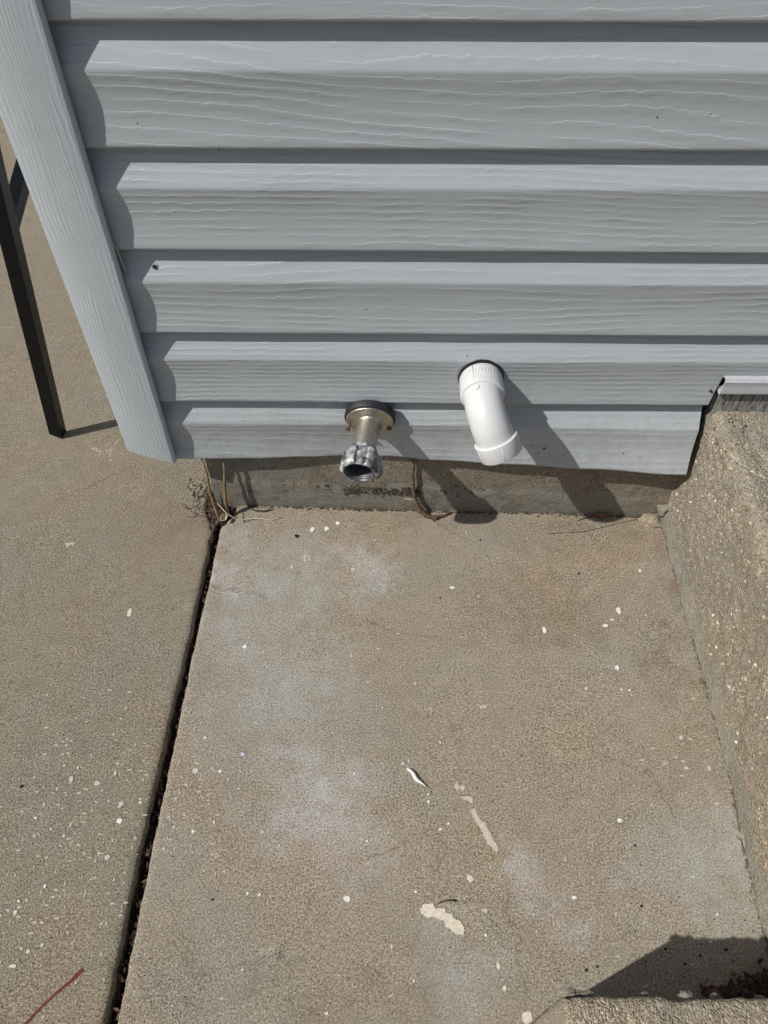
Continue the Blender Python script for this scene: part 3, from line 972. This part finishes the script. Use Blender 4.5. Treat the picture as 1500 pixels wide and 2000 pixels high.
# ------------------------------------------------------------------ white drain elbow
def elbow():
    root = thing('drain_elbow', 'white plastic drain elbow poking through the siding and bending down', 'pipe', (0, 0, 0))
    P0 = Vector((.4365, 0.0, .2880))
    tau, phi = R(70), R(25.6)
    side = Vector((math.sin(phi), 0, -math.cos(phi)))
    fw = Vector((0, -1, 0))
    L1, r, L2 = .028, .045, .0105
    def at(t):                                # centre line, t in radians along the bend
        return P0 + fw * (L1 + r * math.sin(t)) + side * (r * (1 - math.cos(t))), fw * math.cos(t) + side * math.sin(t)
    end, ax = at(tau)
    end = end + ax * L2
    # black ragged hole round the stub
    MB().lathe([(-.006, .0296), (.0016, .0296), (.0018, .0289), (.0014, .026)], P0 + Vector((-.0002, -.0002, .0034)), fw, 64,
               lambda t, h: 1 + .022 * nz(math.cos(t) * 5, math.sin(t) * 5, .3)).build('hole_edge', m_dark, root, angle=50)
    # wall socket
    s1 = MB().lathe([(-.02, .0283), (.002, .0284), (.031, .0287), (.0328, .0282), (.0340, .0268), (.0346, .0256), (.0348, .0240)], P0, fw, 64).build('socket', m_pvc, root, angle=50)
    rib = MB()
    wref = fw.cross(Vector((0, 0, 1))).normalized()
    def rod(org, axis, ang, h0, h1, rad, th=.0008):
        a = axis.cross(Vector((0, 0, 1))).normalized()
        b = axis.cross(a)
        d = a * math.cos(ang) + b * math.sin(ang)
        return MB().tube([org + axis * h + d * rad for h in (h0, (h0 + h1) / 2, h1)], th, 6)
    for ang in (R(-62), R(-22), R(205)):
        rod(P0, fw, ang, .001, .033, .0285, .0007).build('seam', m_pvc, s1)
    # raised moulded marks on the socket, too worn to read
    er = random.Random(3)
    for i in range(9):
        ang = R(-75 - i * 7.5)
        d = Vector((math.cos(ang) * -1, 0, -math.sin(ang)))
        d = Vector((-math.cos(ang + R(180)) * 1.0, 0, -math.sin(ang)))
        p = P0 + fw * .0125 + Vector((math.cos(R(128 - i * 8)), 0, math.sin(R(128 - i * 8)))) * .0286
        MB().blob(p, .0017, (.6, 1.2, .5), .4, i, 1).build('moulded_mark', m_pvc, s1)
    # bend
    rr = []
    for i in range(27):
        t = tau * min(24, max(0, i - 1)) / 24
        c, d = at(t)
        c = c - fw * .010 if i == 0 else (c + ax * L2 if i == 26 else c)
        u = Vector((0, 0, 0)) + fw.cross(side).normalized()
        w = d.cross(u).normalized()
        rad = .0254 - .0006 * math.sin(math.pi * min(24, i) / 24)
        rr.append([c + (u * math.cos(q) + w * math.sin(q)) * rad for q in [2 * math.pi * j / 64 for j in range(64)]])
    bend = MB().rings(rr).build('bend', m_pvc, root)
    # half-moon gate mark on the crown of the bend
    c, d = at(R(10))
    pd = (Vector((.3201, -.7771, .9459)) - c)
    pd = (pd - d * pd.dot(d)).normalized()
    lft = d.cross(pd).normalized()
    gm = MB().tube([c + (pd + lft * q).normalized() * .0252 + d * e for q, e in ((.34, .0015), (.26, .0032), (.17, .0030), (.10, .0005), (.08, -.0025))], [.0004, .0009, .0012, .0009, .0004], 6)
    gm.build('gate_mark', m_pvc, bend)
    # outlet socket with its bright shoulder
    s2 = MB().lathe([(-.0012, .0248), (-.0008, .0258), (.0000, .0284), (.0004, .0289), (.0014, .0290), (.0024, .0290), (.0220, .0286), (.0228, .0281), (.0228, .0246), (.004, .0244), (.001, .020)], end, ax, 72).build('outlet_socket', m_pvc, root, angle=35)
    for ang in (R(20), R(62), R(104), R(150), R(195), R(250), R(310)):
        rod(end, ax, ang, .0030, .0224, .0286, .0006).build('seam', m_pvc, s2)
    return root


elbow()

# ------------------------------------------------------------------ black angle-iron stand left of the post
def angle_bar(a, b, w1, w2, u, v, name, mat, parent, th=.003, cut=0.0):
    """L section with its outer corner on the line a-b; flanges run along u and v"""
    a, b, u, v = Vector(a), Vector(b), Vector(u).normalized(), Vector(v).normalized()
    loop = [(0, 0), (w1, 0), (w1, th), (th, th), (th, w2), (0, w2)]
    n = 14
    rr = []
    for i in range(n + 1):
        p = a.lerp(b, i / n)
        q = []
        for (s, t) in loop:
            o = p + u * s + v * t
            if i == 0:
                o = o + (b - a).normalized() * (cut * (s / w1))
            q.append(o)
        rr.append(q)
    return MB().rings(rr, True, True).build(name, mat, parent, smooth=False)


def stand():
    root = thing('metal_stand', 'black steel angle-iron stand leaning beside the house corner', 'stand', (0, 0, 0))
    F, T = Vector((-.2585, .172, .0005)), Vector((-.150, .150, .640))
    F2, T2 = Vector((-.2585, .87, .0005)), Vector((-.150, .74, .640))
    angle_bar(F, T, .020, .020, (-1, -.05, .16), (.08, 1, 0), 'leg', m_steel, root, cut=.010)
    angle_bar(F2, T2, .024, .024, (-1, .05, .16), (.08, -1, 0), 'leg', m_steel, root, cut=.010)
    angle_bar(T + Vector((-.012, -.02, 0)), T2 + Vector((-.012, .02, 0)), .024, .024, (-1, 0, 0), (0, 0, -1), 'rail', m_steel, root)
    J = F.lerp(T, .63) + Vector((-.0035, .004, 0))
    angle_bar(J, J + (T2 - J) * .97, .018, .018, (-1, 0, .1), (0, .35, -1), 'brace', m_steel, root)
    return root


stand()

# ------------------------------------------------------------------ dry plants, litter
t = MB().tube([(.0385, .004, .128), (.0415, .002, .100), (.0400, -.001, .068), (.0425, -.006, .038), (.0475, -.012, .012), (.0520, -.016, -.010)], [.0015, .0017, .0022, .0029, .0034, .0032], 8)
tag(t.build('plant_stalk', m_stalk), 'thicker tan dead stalk growing from the soil pocket at slab corner', 'stalk', 'dead stalks at the corner')
t = MB().tube([(.0690, .012, .128), (.0670, .010, .100), (.0630, .006, .070), (.0600, .002, .040), (.0585, .0, .010), (.058, -.002, -.012)], [.0018, .0019, .0023, .0027, .0028, .003], 8)
tag(t.build('plant_stalk', m_stalk), 'straight pale stalk beside the foundation, right of the thicker stalk', 'stalk', 'dead stalks at the corner')
t = MB().tube([(.0535, .004, .060), (.0540, .002, .040), (.0555, -.004, .010), (.056, -.006, -.01)], [.0008, .0011, .0012, .001], 6)
tag(t.build('plant_stalk', m_root), 'thin short brown stalk between the two taller stalks', 'stalk', 'dead stalks at the corner')
pth = [(.3500, .016, .130), (.3535, .014, .108), (.3525, .013, .085), (.3545, .012, .062), (.3570, .010, .040), (.3640, .006, .020), (.3740, .001, .0065), (.3880, -.0015, .0035), (.4050, .004, .002), (.4180, .010, .0015)]
t = MB().tube(pth, [.0020, .0022, .0023, .0026, .0030, .0034, .0040, .0036, .0028, .0012], 9)
rb = random.Random(4)
for i in range(16):
    a = Vector(pth[rb.randrange(1, 8)])
    d = Vector((rb.uniform(-1, 1), rb.uniform(-1, -.1), rb.uniform(-.2, 1))).normalized()
    t.tube([a, a + d * .003, a + d * rb.uniform(.004, .007)], [.0012, .0009, .0003], 5)
t.blob((.3655, .003, .014), .0045, (1, .7, 1), .4, 3).blob((.392, -.0005, .003), .005, (1.5, .8, .7), .5, 9)
tag(t.build('dry_root', m_root), 'knobbly brown root hanging from under the siding below the elbow', 'root')
t = MB().tube([(.0480, -.006, .040), (.0620, -.014, .024), (.0780, -.016, .010), (.0960, -.0080, .0050), (.1119, -.0068, .0028), (.1287, -.0085, .0020), (.1375, -.0060, .0022), (.1445, -.0025, .0016)],
              [.0004, .0009, .0009, .0008, .0008, .0006, .0005, .0003], 6)
tag(t.build('straw', m_straw), 'long pale straw curling out from the soil pocket', 'straw')
t = MB().tube([(.3412, .008, .0385), (.350, .008, .0372), (.3591, .0075, .0362)], [.0004, .0007, .0005], 5)
tag(t.build('straw', m_straw), 'tiny pale straw stuck against the foundation beside the root', 'straw')
t = MB().tube([(.0062, -.004, .490), (.0085, -.003, .475), (.0090, -.001, .458), (.0105, .001, .440)], [.0003, .0008, .0008, .0003], 5)
tag(t.build('straw', m_straw), 'short dry strand caught between corner post and siding', 'straw')
t = MB().tube([(.5677, -.030, .0012), (.60, -.0285, .0016), (.6288, -.0245, .0016), (.6588, -.0155, .0015), (.690, -.006, .002), (.7148, .0005, .002)], .00032, 5)
tag(t.build('root_hair', m_twig), 'hair-thin root lying across the slab near the stoop corner', 'root')
t = MB().tube([(.376, -.5650, .0015), (.3800, -.5628, .0024), (.3857, -.5615, .0030), (.392, -.5608, .0026), (.3974, -.5612, .0014)], [.0003, .0008, .0010, .0010, .0012], 6)
tag(t.build('twig', m_twig), 'small dark curved twig above the cream paint patch', 'twig')
t = MB().tube([(.090, .015, .004), (.100, .010, .004), (.116, .009, .003), (.130, .014, .003)], [.0008, .0014, .0013, .0004], 6)
tag(t.build('twig', m_twig), 'dark twig along the foundation foot beside the stalks', 'twig')


def leaf(name, c, L, W, rot, tilt, curl, mat):
    rows = []
    for i in range(9):
        u = i / 8
        w = W * math.sin(math.pi * (0.06 + 0.9 * u)) ** .8
        r = []
        for j in range(-3, 4):
            v = j / 3
            x, y = (u - .5) * L, v * w * (1 + .12 * nz(u * 9, v * 4, c[0] * 50))
            z = curl * (v * v) * W + .22 * L * (u - .5) ** 2 + .0006
            p = Vector((x, y, z))
            p = Matrix.Rotation(rot, 3, 'Z') @ (Matrix.Rotation(tilt, 3, 'X') @ p)
            r.append(Vector(c) + p)
        rows.append(r)
    mb = MB().grid(rows)
    o = mb.build(name, mat)
    sm = o.modifiers.new('thick', 'SOLIDIFY')
    sm.thickness = .0005
    return o


tag(leaf('dead_leaf', (.655, .0045, .003), .024, .0045, .05, R(28), .9, m_leaf), 'small curled brown dead leaf at the foundation foot', 'leaf')
t = MB().tube([(.640, .0035, .004), (.628, .0005, .003), (.617, -.004, .0015)], [.0008, .0007, .0004], 5)
tag(t.build('twig', m_twig), 'thin dark twig pointing left from the dead leaf', 'twig')
tag(leaf('dead_leaf', (.0535, -.013, .012), .014, .0055, 1.1, R(40), .7, m_straw), 'small pale dead leaf wedged between the stalks', 'leaf')

# white plaster sliver lying on the slab
sh = MB()
rr = []
for i, u in enumerate(frange(0, 1, 10)):
    c = Vector((.3432, -.4102, .0030)).lerp(Vector((.3653, -.4325, .0030)), u) + Vector((.0012 * math.sin(u * 7), .0008 * math.sin(u * 9), 0))
    w = .0026 * (math.sin(math.pi * min(.96, u + .08)) ** .5) * (1 + .3 * nz(u * 8, 3.3))
    d = Vector((.707, .707, 0))
    rr.append([c + d * (w * math.cos(q)) + Vector((0, 0, 1)) * (w * .85 * math.sin(q)) for q in [2 * math.pi * j / 8 for j in range(8)]])
tag(sh.rings(rr, True, True).build('plaster_sliver', m_paint[0]), 'narrow white plaster sliver casting a shadow on mid slab', 'chip')

# dirt: joint filling, pocket at the corner, crust on the foundation, leaf litter behind the step
dr = random.Random(21)


def crumbs(name, gen, n, mats, label, cat_kind='stuff', parent=None):
    mb = MB()
    for i in range(n):
        (x, y, z), r, sc_ = gen(dr)
        mb.blob((x, y, z), r, sc_, .45, i * 1.7, 1)
    o = mb.build(name, mats, parent)
    o['kind'] = 'stuff'
    if label:
        o['label'] = label
    return o


def g_joint(r):
    y = r.uniform(-.75, .0)
    a, b = left_edge(y), mid_edge(y)
    return (r.uniform(a + .001, b + .0005), y, -.018 + r.uniform(-.006, .008)), r.choice((.0012, .0018, .0026)), (1, r.uniform(.8, 2), .7)


crumbs('joint_dirt', g_joint, 420, m_soil, None)
m_litter = simple('red_brown_litter', (0.060, 0.028, 0.021), .85, 0, .6, 220, .5, 400)
crumbs('joint_litter', g_joint, 170, m_litter, None)


def g_pocket(r):
    x = r.gauss(.043, .012)
    y = r.gauss(.004, .019)
    z = -.010 + .012 * math.exp(-((x - .045) / .016) ** 2) + r.uniform(-.004, .004)
    return (x if y > -.02 else .040, min(y, .018 if x > .03 else .06), z), r.choice((.0016, .0024, .0034)), (1, 1, .7)


crumbs('soil_pocket', g_pocket, 480, m_soil, None)
crumbs('pocket_litter', g_pocket, 120, m_litter, None)




def g_crust(r):
    if r.random() < .78:
        x = r.uniform(.245, .365)
        z = .045 + r.gauss(0, .0045) - .02 * max(0, .28 - x)
    else:
        x = r.uniform(.2, .46)
        z = .05 + r.gauss(0, .010)
    return (x, found_y(x) - .0032, z), r.choice((.0007, .0010, .0014, .0018)), (1, .6, 1.2)


crumbs('dirt_crust', g_crust, 380, m_crust, None, parent=house)


def g_foot(r):
    x = r.uniform(.09, .74)
    if r.random() < .4:
        x = r.choice((.27, .33, .40, .62, .70, .735)) + r.gauss(0, .02)
    return (x, found_y(x) - .003 - abs(r.gauss(0, .0018)), .0008), r.choice((.0006, .0009, .0013, .0018)), (1.4, .8, .7)


crumbs('foot_dirt', g_foot, 420, m_crust, None)
m_gravel = simple('seam_grit', (0.16, 0.12, 0.095), .9, 0, .5, 300, .4, 500)


def g_seam(r):
    y = r.uniform(-.66, .0)
    return (stoop_base(y) - .0025 - abs(r.gauss(0, .0022)), y, .0006), r.choice((.0006, .0009, .0013)), (1, 1.8, .7)


crumbs('seam_dirt', g_seam, 420, m_gravel, None)


def g_lit(r):
    x = r.uniform(.655, .745)
    y = -.650 + abs(r.gauss(0, .010)) * (x - .63) / .08
    return (x, y, .002 + r.uniform(0, .008) * (x - .65) / .08), r.choice((.0015, .0025, .0035)), (r.uniform(.6, 1.6), r.uniform(.5, 1.4), .4)


def flakes(name, gen, n, mat):
    mb = MB()
    for i in range(n):
        (x, y, z), r, s_ = gen(dr)
        q = Matrix.Rotation(dr.uniform(0, 6.28), 3, 'Z') @ Matrix.Rotation(dr.gauss(0, .6), 3, 'X')
        lo, hi = [], []
        for k in range(6):
            a = k * math.pi / 3
            v = Vector((math.cos(a) * r * 1.9, math.sin(a) * r * dr.uniform(.5, 1.1), r * .25 * math.cos(2 * a)))
            lo.append(Vector((x, y, z)) + q @ v)
            hi.append(Vector((x, y, z)) + q @ (v + Vector((0, 0, .0004))))
        mb.rings([lo, hi], True, True)
    mb.build(name, mat, smooth=False)['kind'] = 'stuff'


flakes('leaf_litter', g_lit, 120, m_litter)
flakes('leaf_litter', g_lit, 60, m_twig)
flakes('leaf_litter', g_lit, 18, m_leaf)
flakes('pocket_leaves', g_pocket, 50, m_root)
flakes('joint_leaves', g_joint, 90, m_root)
# mortar chunks broken out at the corner of stoop and slab
MB().blob((.736, .001, -.001), .016, (1.3, 1.0, .62), .35, 3.3, 3).build('corner_fillet', m_conc, stoop_o)
MB().blob((.750, .003, .024), .009, (.9, .8, 1.2), .5, 8.3, 3).build('mortar_lump', m_mortar, stoop_o)

# tangle of fine dead roots in the pocket
mb = MB()
for i in range(75):
    a = Vector((dr.gauss(.030, .016), dr.gauss(.022, .018), dr.uniform(-.01, .006)))
    a.y = min(a.y, .02) if a.x > .034 else a.y
    pts = [a]
    d = Vector((dr.gauss(0, 1), dr.gauss(0, 1), dr.uniform(-.1, 1.0))).normalized()
    for k in range(5):
        d = (d + Vector((dr.gauss(0, .6), dr.gauss(0, .6), dr.gauss(-.1, .4)))).normalized()
        a = a + d * dr.uniform(.002, .007)
        a.z = max(a.z, -.012)
        pts.append(a.copy())
    mb.tube(pts, [.0006, .0007, .0007, .0006, .0004, .0002], 4, False)
mb.build('root_tangle', m_root)['kind'] = 'stuff'

# rough crumbling edge of the left paving by the pocket
for i in range(34):
    u = dr.random()
    x = -.016 + .046 * u + dr.gauss(0, .004)
    y = .078 - .062 * u + dr.gauss(0, .007)
    MB().blob((x, y, .0002), dr.uniform(.0012, .0036), (1, 1, .8), .45, i * 2.3, 1).build('broken_edge', m_mortar, slab_l, angle=40)
crumbs('crack_dirt', lambda r: ((.010 + r.gauss(0, .010), .050 + r.gauss(0, .016), .0004), r.choice((.0008, .0013, .002)), (.6, 2.2, .5)), 45, m_crust, None)

# ------------------------------------------------------------------ paint flecks and marks on the slabs
fr = random.Random(33)


def fleck_geo(mb, x, y, rx, ry, th=.0009, seed=None, ns=9):
    z = slab_z(x, y) + (ramp_h(x, y) if x < .03 else 0)
    a0 = fr.uniform(0, 6.28)
    lo, hi = [], []
    for i in range(ns):
        a = a0 + 2 * math.pi * i / ns
        k = fr.uniform(.72, 1.2)
        px, py = rx * k * math.cos(a), ry * k * math.sin(a)
        lo.append((x + px, y + py, z - .0006))
        hi.append((x + px * .86, y + py * .86, z + th * fr.uniform(.7, 1.1)))
    mb.rings([lo, hi], False, True)


def fleck(x, y, rx, ry, c):
    mb = MB()
    fleck_geo(mb, x, y, rx * .001, ry * .001, .0005 if c == 4 else (.0010 if c == 0 else .0008))
    mb.build('paint_fleck', m_paint[c], slab_l if x < .036 else slab_m, smooth=False)


for f in FLECKS:
    if f[4] == 4:
        # thin smears are broken into crumbs
        mb = MB()
        for i in range(7):
            fleck_geo(mb, f[0] + fr.uniform(-1, 1) * f[2] * .0008, f[1] + fr.uniform(-1, 1) * f[3] * .0008, fr.uniform(.25, .5) * f[2] * .001, fr.uniform(.25, .5) * f[3] * .001, .0004, ns=7)
        mb.build('paint_smear', m_paint[4], slab_l if f[0] < .036 else slab_m, smooth=False)
    else:
        fleck(*f)

# the big cream patch
def patch(poly, name, mat, parent, th=.0010):
    c = Vector((sum(p[0] for p in poly) / len(poly), sum(p[1] for p in poly) / len(poly)))
    n = len(poly)
    out = []
    for i in range(n):
        a, b = Vector(poly[i]), Vector(poly[(i + 1) % n])
        for u in [t_ / 8 for t_ in range(8)]:
            p = a.lerp(b, u)
            p += (p - c).normalized() * (.0016 * nz(p.x * 420, p.y * 420, 3) + .0014 * nz(p.x * 1100, p.y * 1100, 5))
            out.append(p)
    bm = bmesh.new()
    vs_ = [bm.verts.new((p.x, p.y, slab_z(p.x, p.y) - .0005)) for p in out]
    f = bm.faces.new(vs_)
    ex = bmesh.ops.extrude_face_region(bm, geom=[f])
    for v in [g for g in ex['geom'] if isinstance(g, bmesh.types.BMVert)]:
        v.co.z += th + .0005
        v.co.x += (c.x - v.co.x) * .012
        v.co.y += (c.y - v.co.y) * .012
    bmesh.ops.recalc_face_normals(bm, faces=bm.faces)
    me = bpy.data.meshes.new(name)
    bm.to_mesh(me)
    bm.free()
    me.materials.append(mat)
    o = bpy.data.objects.new(name, me)
    COL.objects.link(o)
    o.parent = parent
    return o


for poly in SMEARS:
    patch(poly, 'paint_smear', m_paint[4], slab_m, .0006)
pp = patch(PATCH, 'paint_patch', m_paint[1], slab_m)
pp['label'] = 'largest cream paint patch'
# faint lime scrapes
def scrape(pts, w, mat, parent, n=16):
    mb = MB()
    for i in range(n):
        u = fr.random() * (len(pts) - 1)
        k = min(int(u), len(pts) - 2)
        p = Vector(pts[k]).lerp(Vector(pts[k + 1]), u - k)
        fleck_geo(mb, p.x + fr.gauss(0, w * .4), p.y + fr.gauss(0, w * .4), fr.uniform(.3, .8) * w, fr.uniform(.4, 1.1) * w, .00035, ns=6)
    mb.build('lime_scrape', mat, parent, smooth=False)


scrape([(.2731, -.0355), (.2725, -.075), (.2700, -.117)], .0011, m_paint[2], slab_m, 20)
scrape([(.2610, -.036), (.2500, -.060)], .0010, m_paint[4], slab_m, 12)
scrape([(-.1975, .150), (-.1900, .1445), (-.1805, .1415), (-.1677, .1450), (-.1630, .160), (-.1604, .172)], .0018, m_paint[1], slab_l, 26)
scrape([(-.1660, .146), (-.1650, .130), (-.160, .118)], .0016, m_paint[1], slab_l, 12)

# dark red crayon stroke
red = [(-.0073, -.6331, .0019), (-.0120, -.6385, .0023), (-.0166, -.6437, .0017), (-.0296, -.6555, .0014), (-.0420, -.6685, .0013), (-.0536, -.6830, .0016), (-.072, -.706, .0015)]
mb = MB()
L, Rr = [], []
for a, b in zip(red, red[1:]):
    for i in range(7):
        u = i / 7
        x, y, w = [a[j] + (b[j] - a[j]) * u for j in range(3)]
        d = Vector((b[0] - a[0], b[1] - a[1])).normalized()
        n_ = Vector((-d.y, d.x))
        wl = w * (1 + .35 * nz(x * 500, y * 500, 1))
        wr = w * (1 + .35 * nz(x * 500, y * 500, 6))
        z = slab_z(x, y) + .0006
        L.append((x + n_.x * wl, y + n_.y * wl, z))
        Rr.append((x - n_.x * wr, y - n_.y * wr, z))
mb.grid([L, Rr])
ro = mb.build('crayon_mark', m_red, slab_l, smooth=False)
ro['label'] = 'dark red crayon stroke'

# black specks and the drilled hole
for (x, y, r) in [(.1724, -.0388, .0045), (.4603, -.0435, .0022), (.6047, -.1054, .0024), (.394, -.1522, .0018), (-.1355, -.4375, .0030), (.6068, -.5637, .0020), (.5346, -.6272, .0022),
                  (.5467, -.6237, .0018), (.1215, -.5629, .0018), (.6121, -.4986, .0016), (.624, -.606, .002), (.66, -.612, .002), (.69, -.606, .0022), (.642, -.62, .002)]:
    mb = MB()
    fleck_geo(mb, x, y, r, r * .85, .0006)
    mb.build('black_speck', m_speck, slab_l if x < .036 else slab_m, smooth=False)

# scatter of tiny pale grains left in the worn concrete
for parent, mat, n, box in ((slab_l, m_paint[4], 260, (-.13, .026, -.60, -.36)), (slab_l, m_paint[4], 120, (-.25, .026, -.68, -.30)), (slab_m, m_paint[4], 70, (.05, .14, -.56, -.38)),
                            (slab_m, m_paint[2], 30, (.05, .12, -.54, -.40)), (slab_m, m_paint[4], 90, (.06, .72, -.66, -.02)), (slab_m, m_paint[2], 22, (.06, .72, -.66, -.1)), (slab_m, m_paint[4], 40, (.64, .735, -.48, -.30))):
    mb = MB()
    for i in range(n):
        x, y = fr.uniform(box[0], box[1]), fr.uniform(box[2], box[3])
        r = fr.choice((.0006, .0008, .0011, .0016, .0021))
        el = fr.uniform(.45, 2.0)
        fleck_geo(mb, x, y, r * el, r / el, .0005, ns=6)
    mb.build('pale_grains', mat, parent, smooth=False)['kind'] = 'stuff'
for parent, n, box in ((slab_m, 150, (.06, .73, -.66, -.0)), (slab_l, 150, (-.25, .024, -.68, -.1)), (slab_m, 60, (.58, .73, -.64, -.55))):
    mb = MB()
    for i in range(n):
        fleck_geo(mb, fr.uniform(box[0], box[1]), fr.uniform(box[2], box[3]), fr.uniform(.0005, .0012), fr.uniform(.0005, .001), .0004, ns=6)
    mb.build('dark_grains', m_speck, parent, smooth=False)['kind'] = 'stuff'
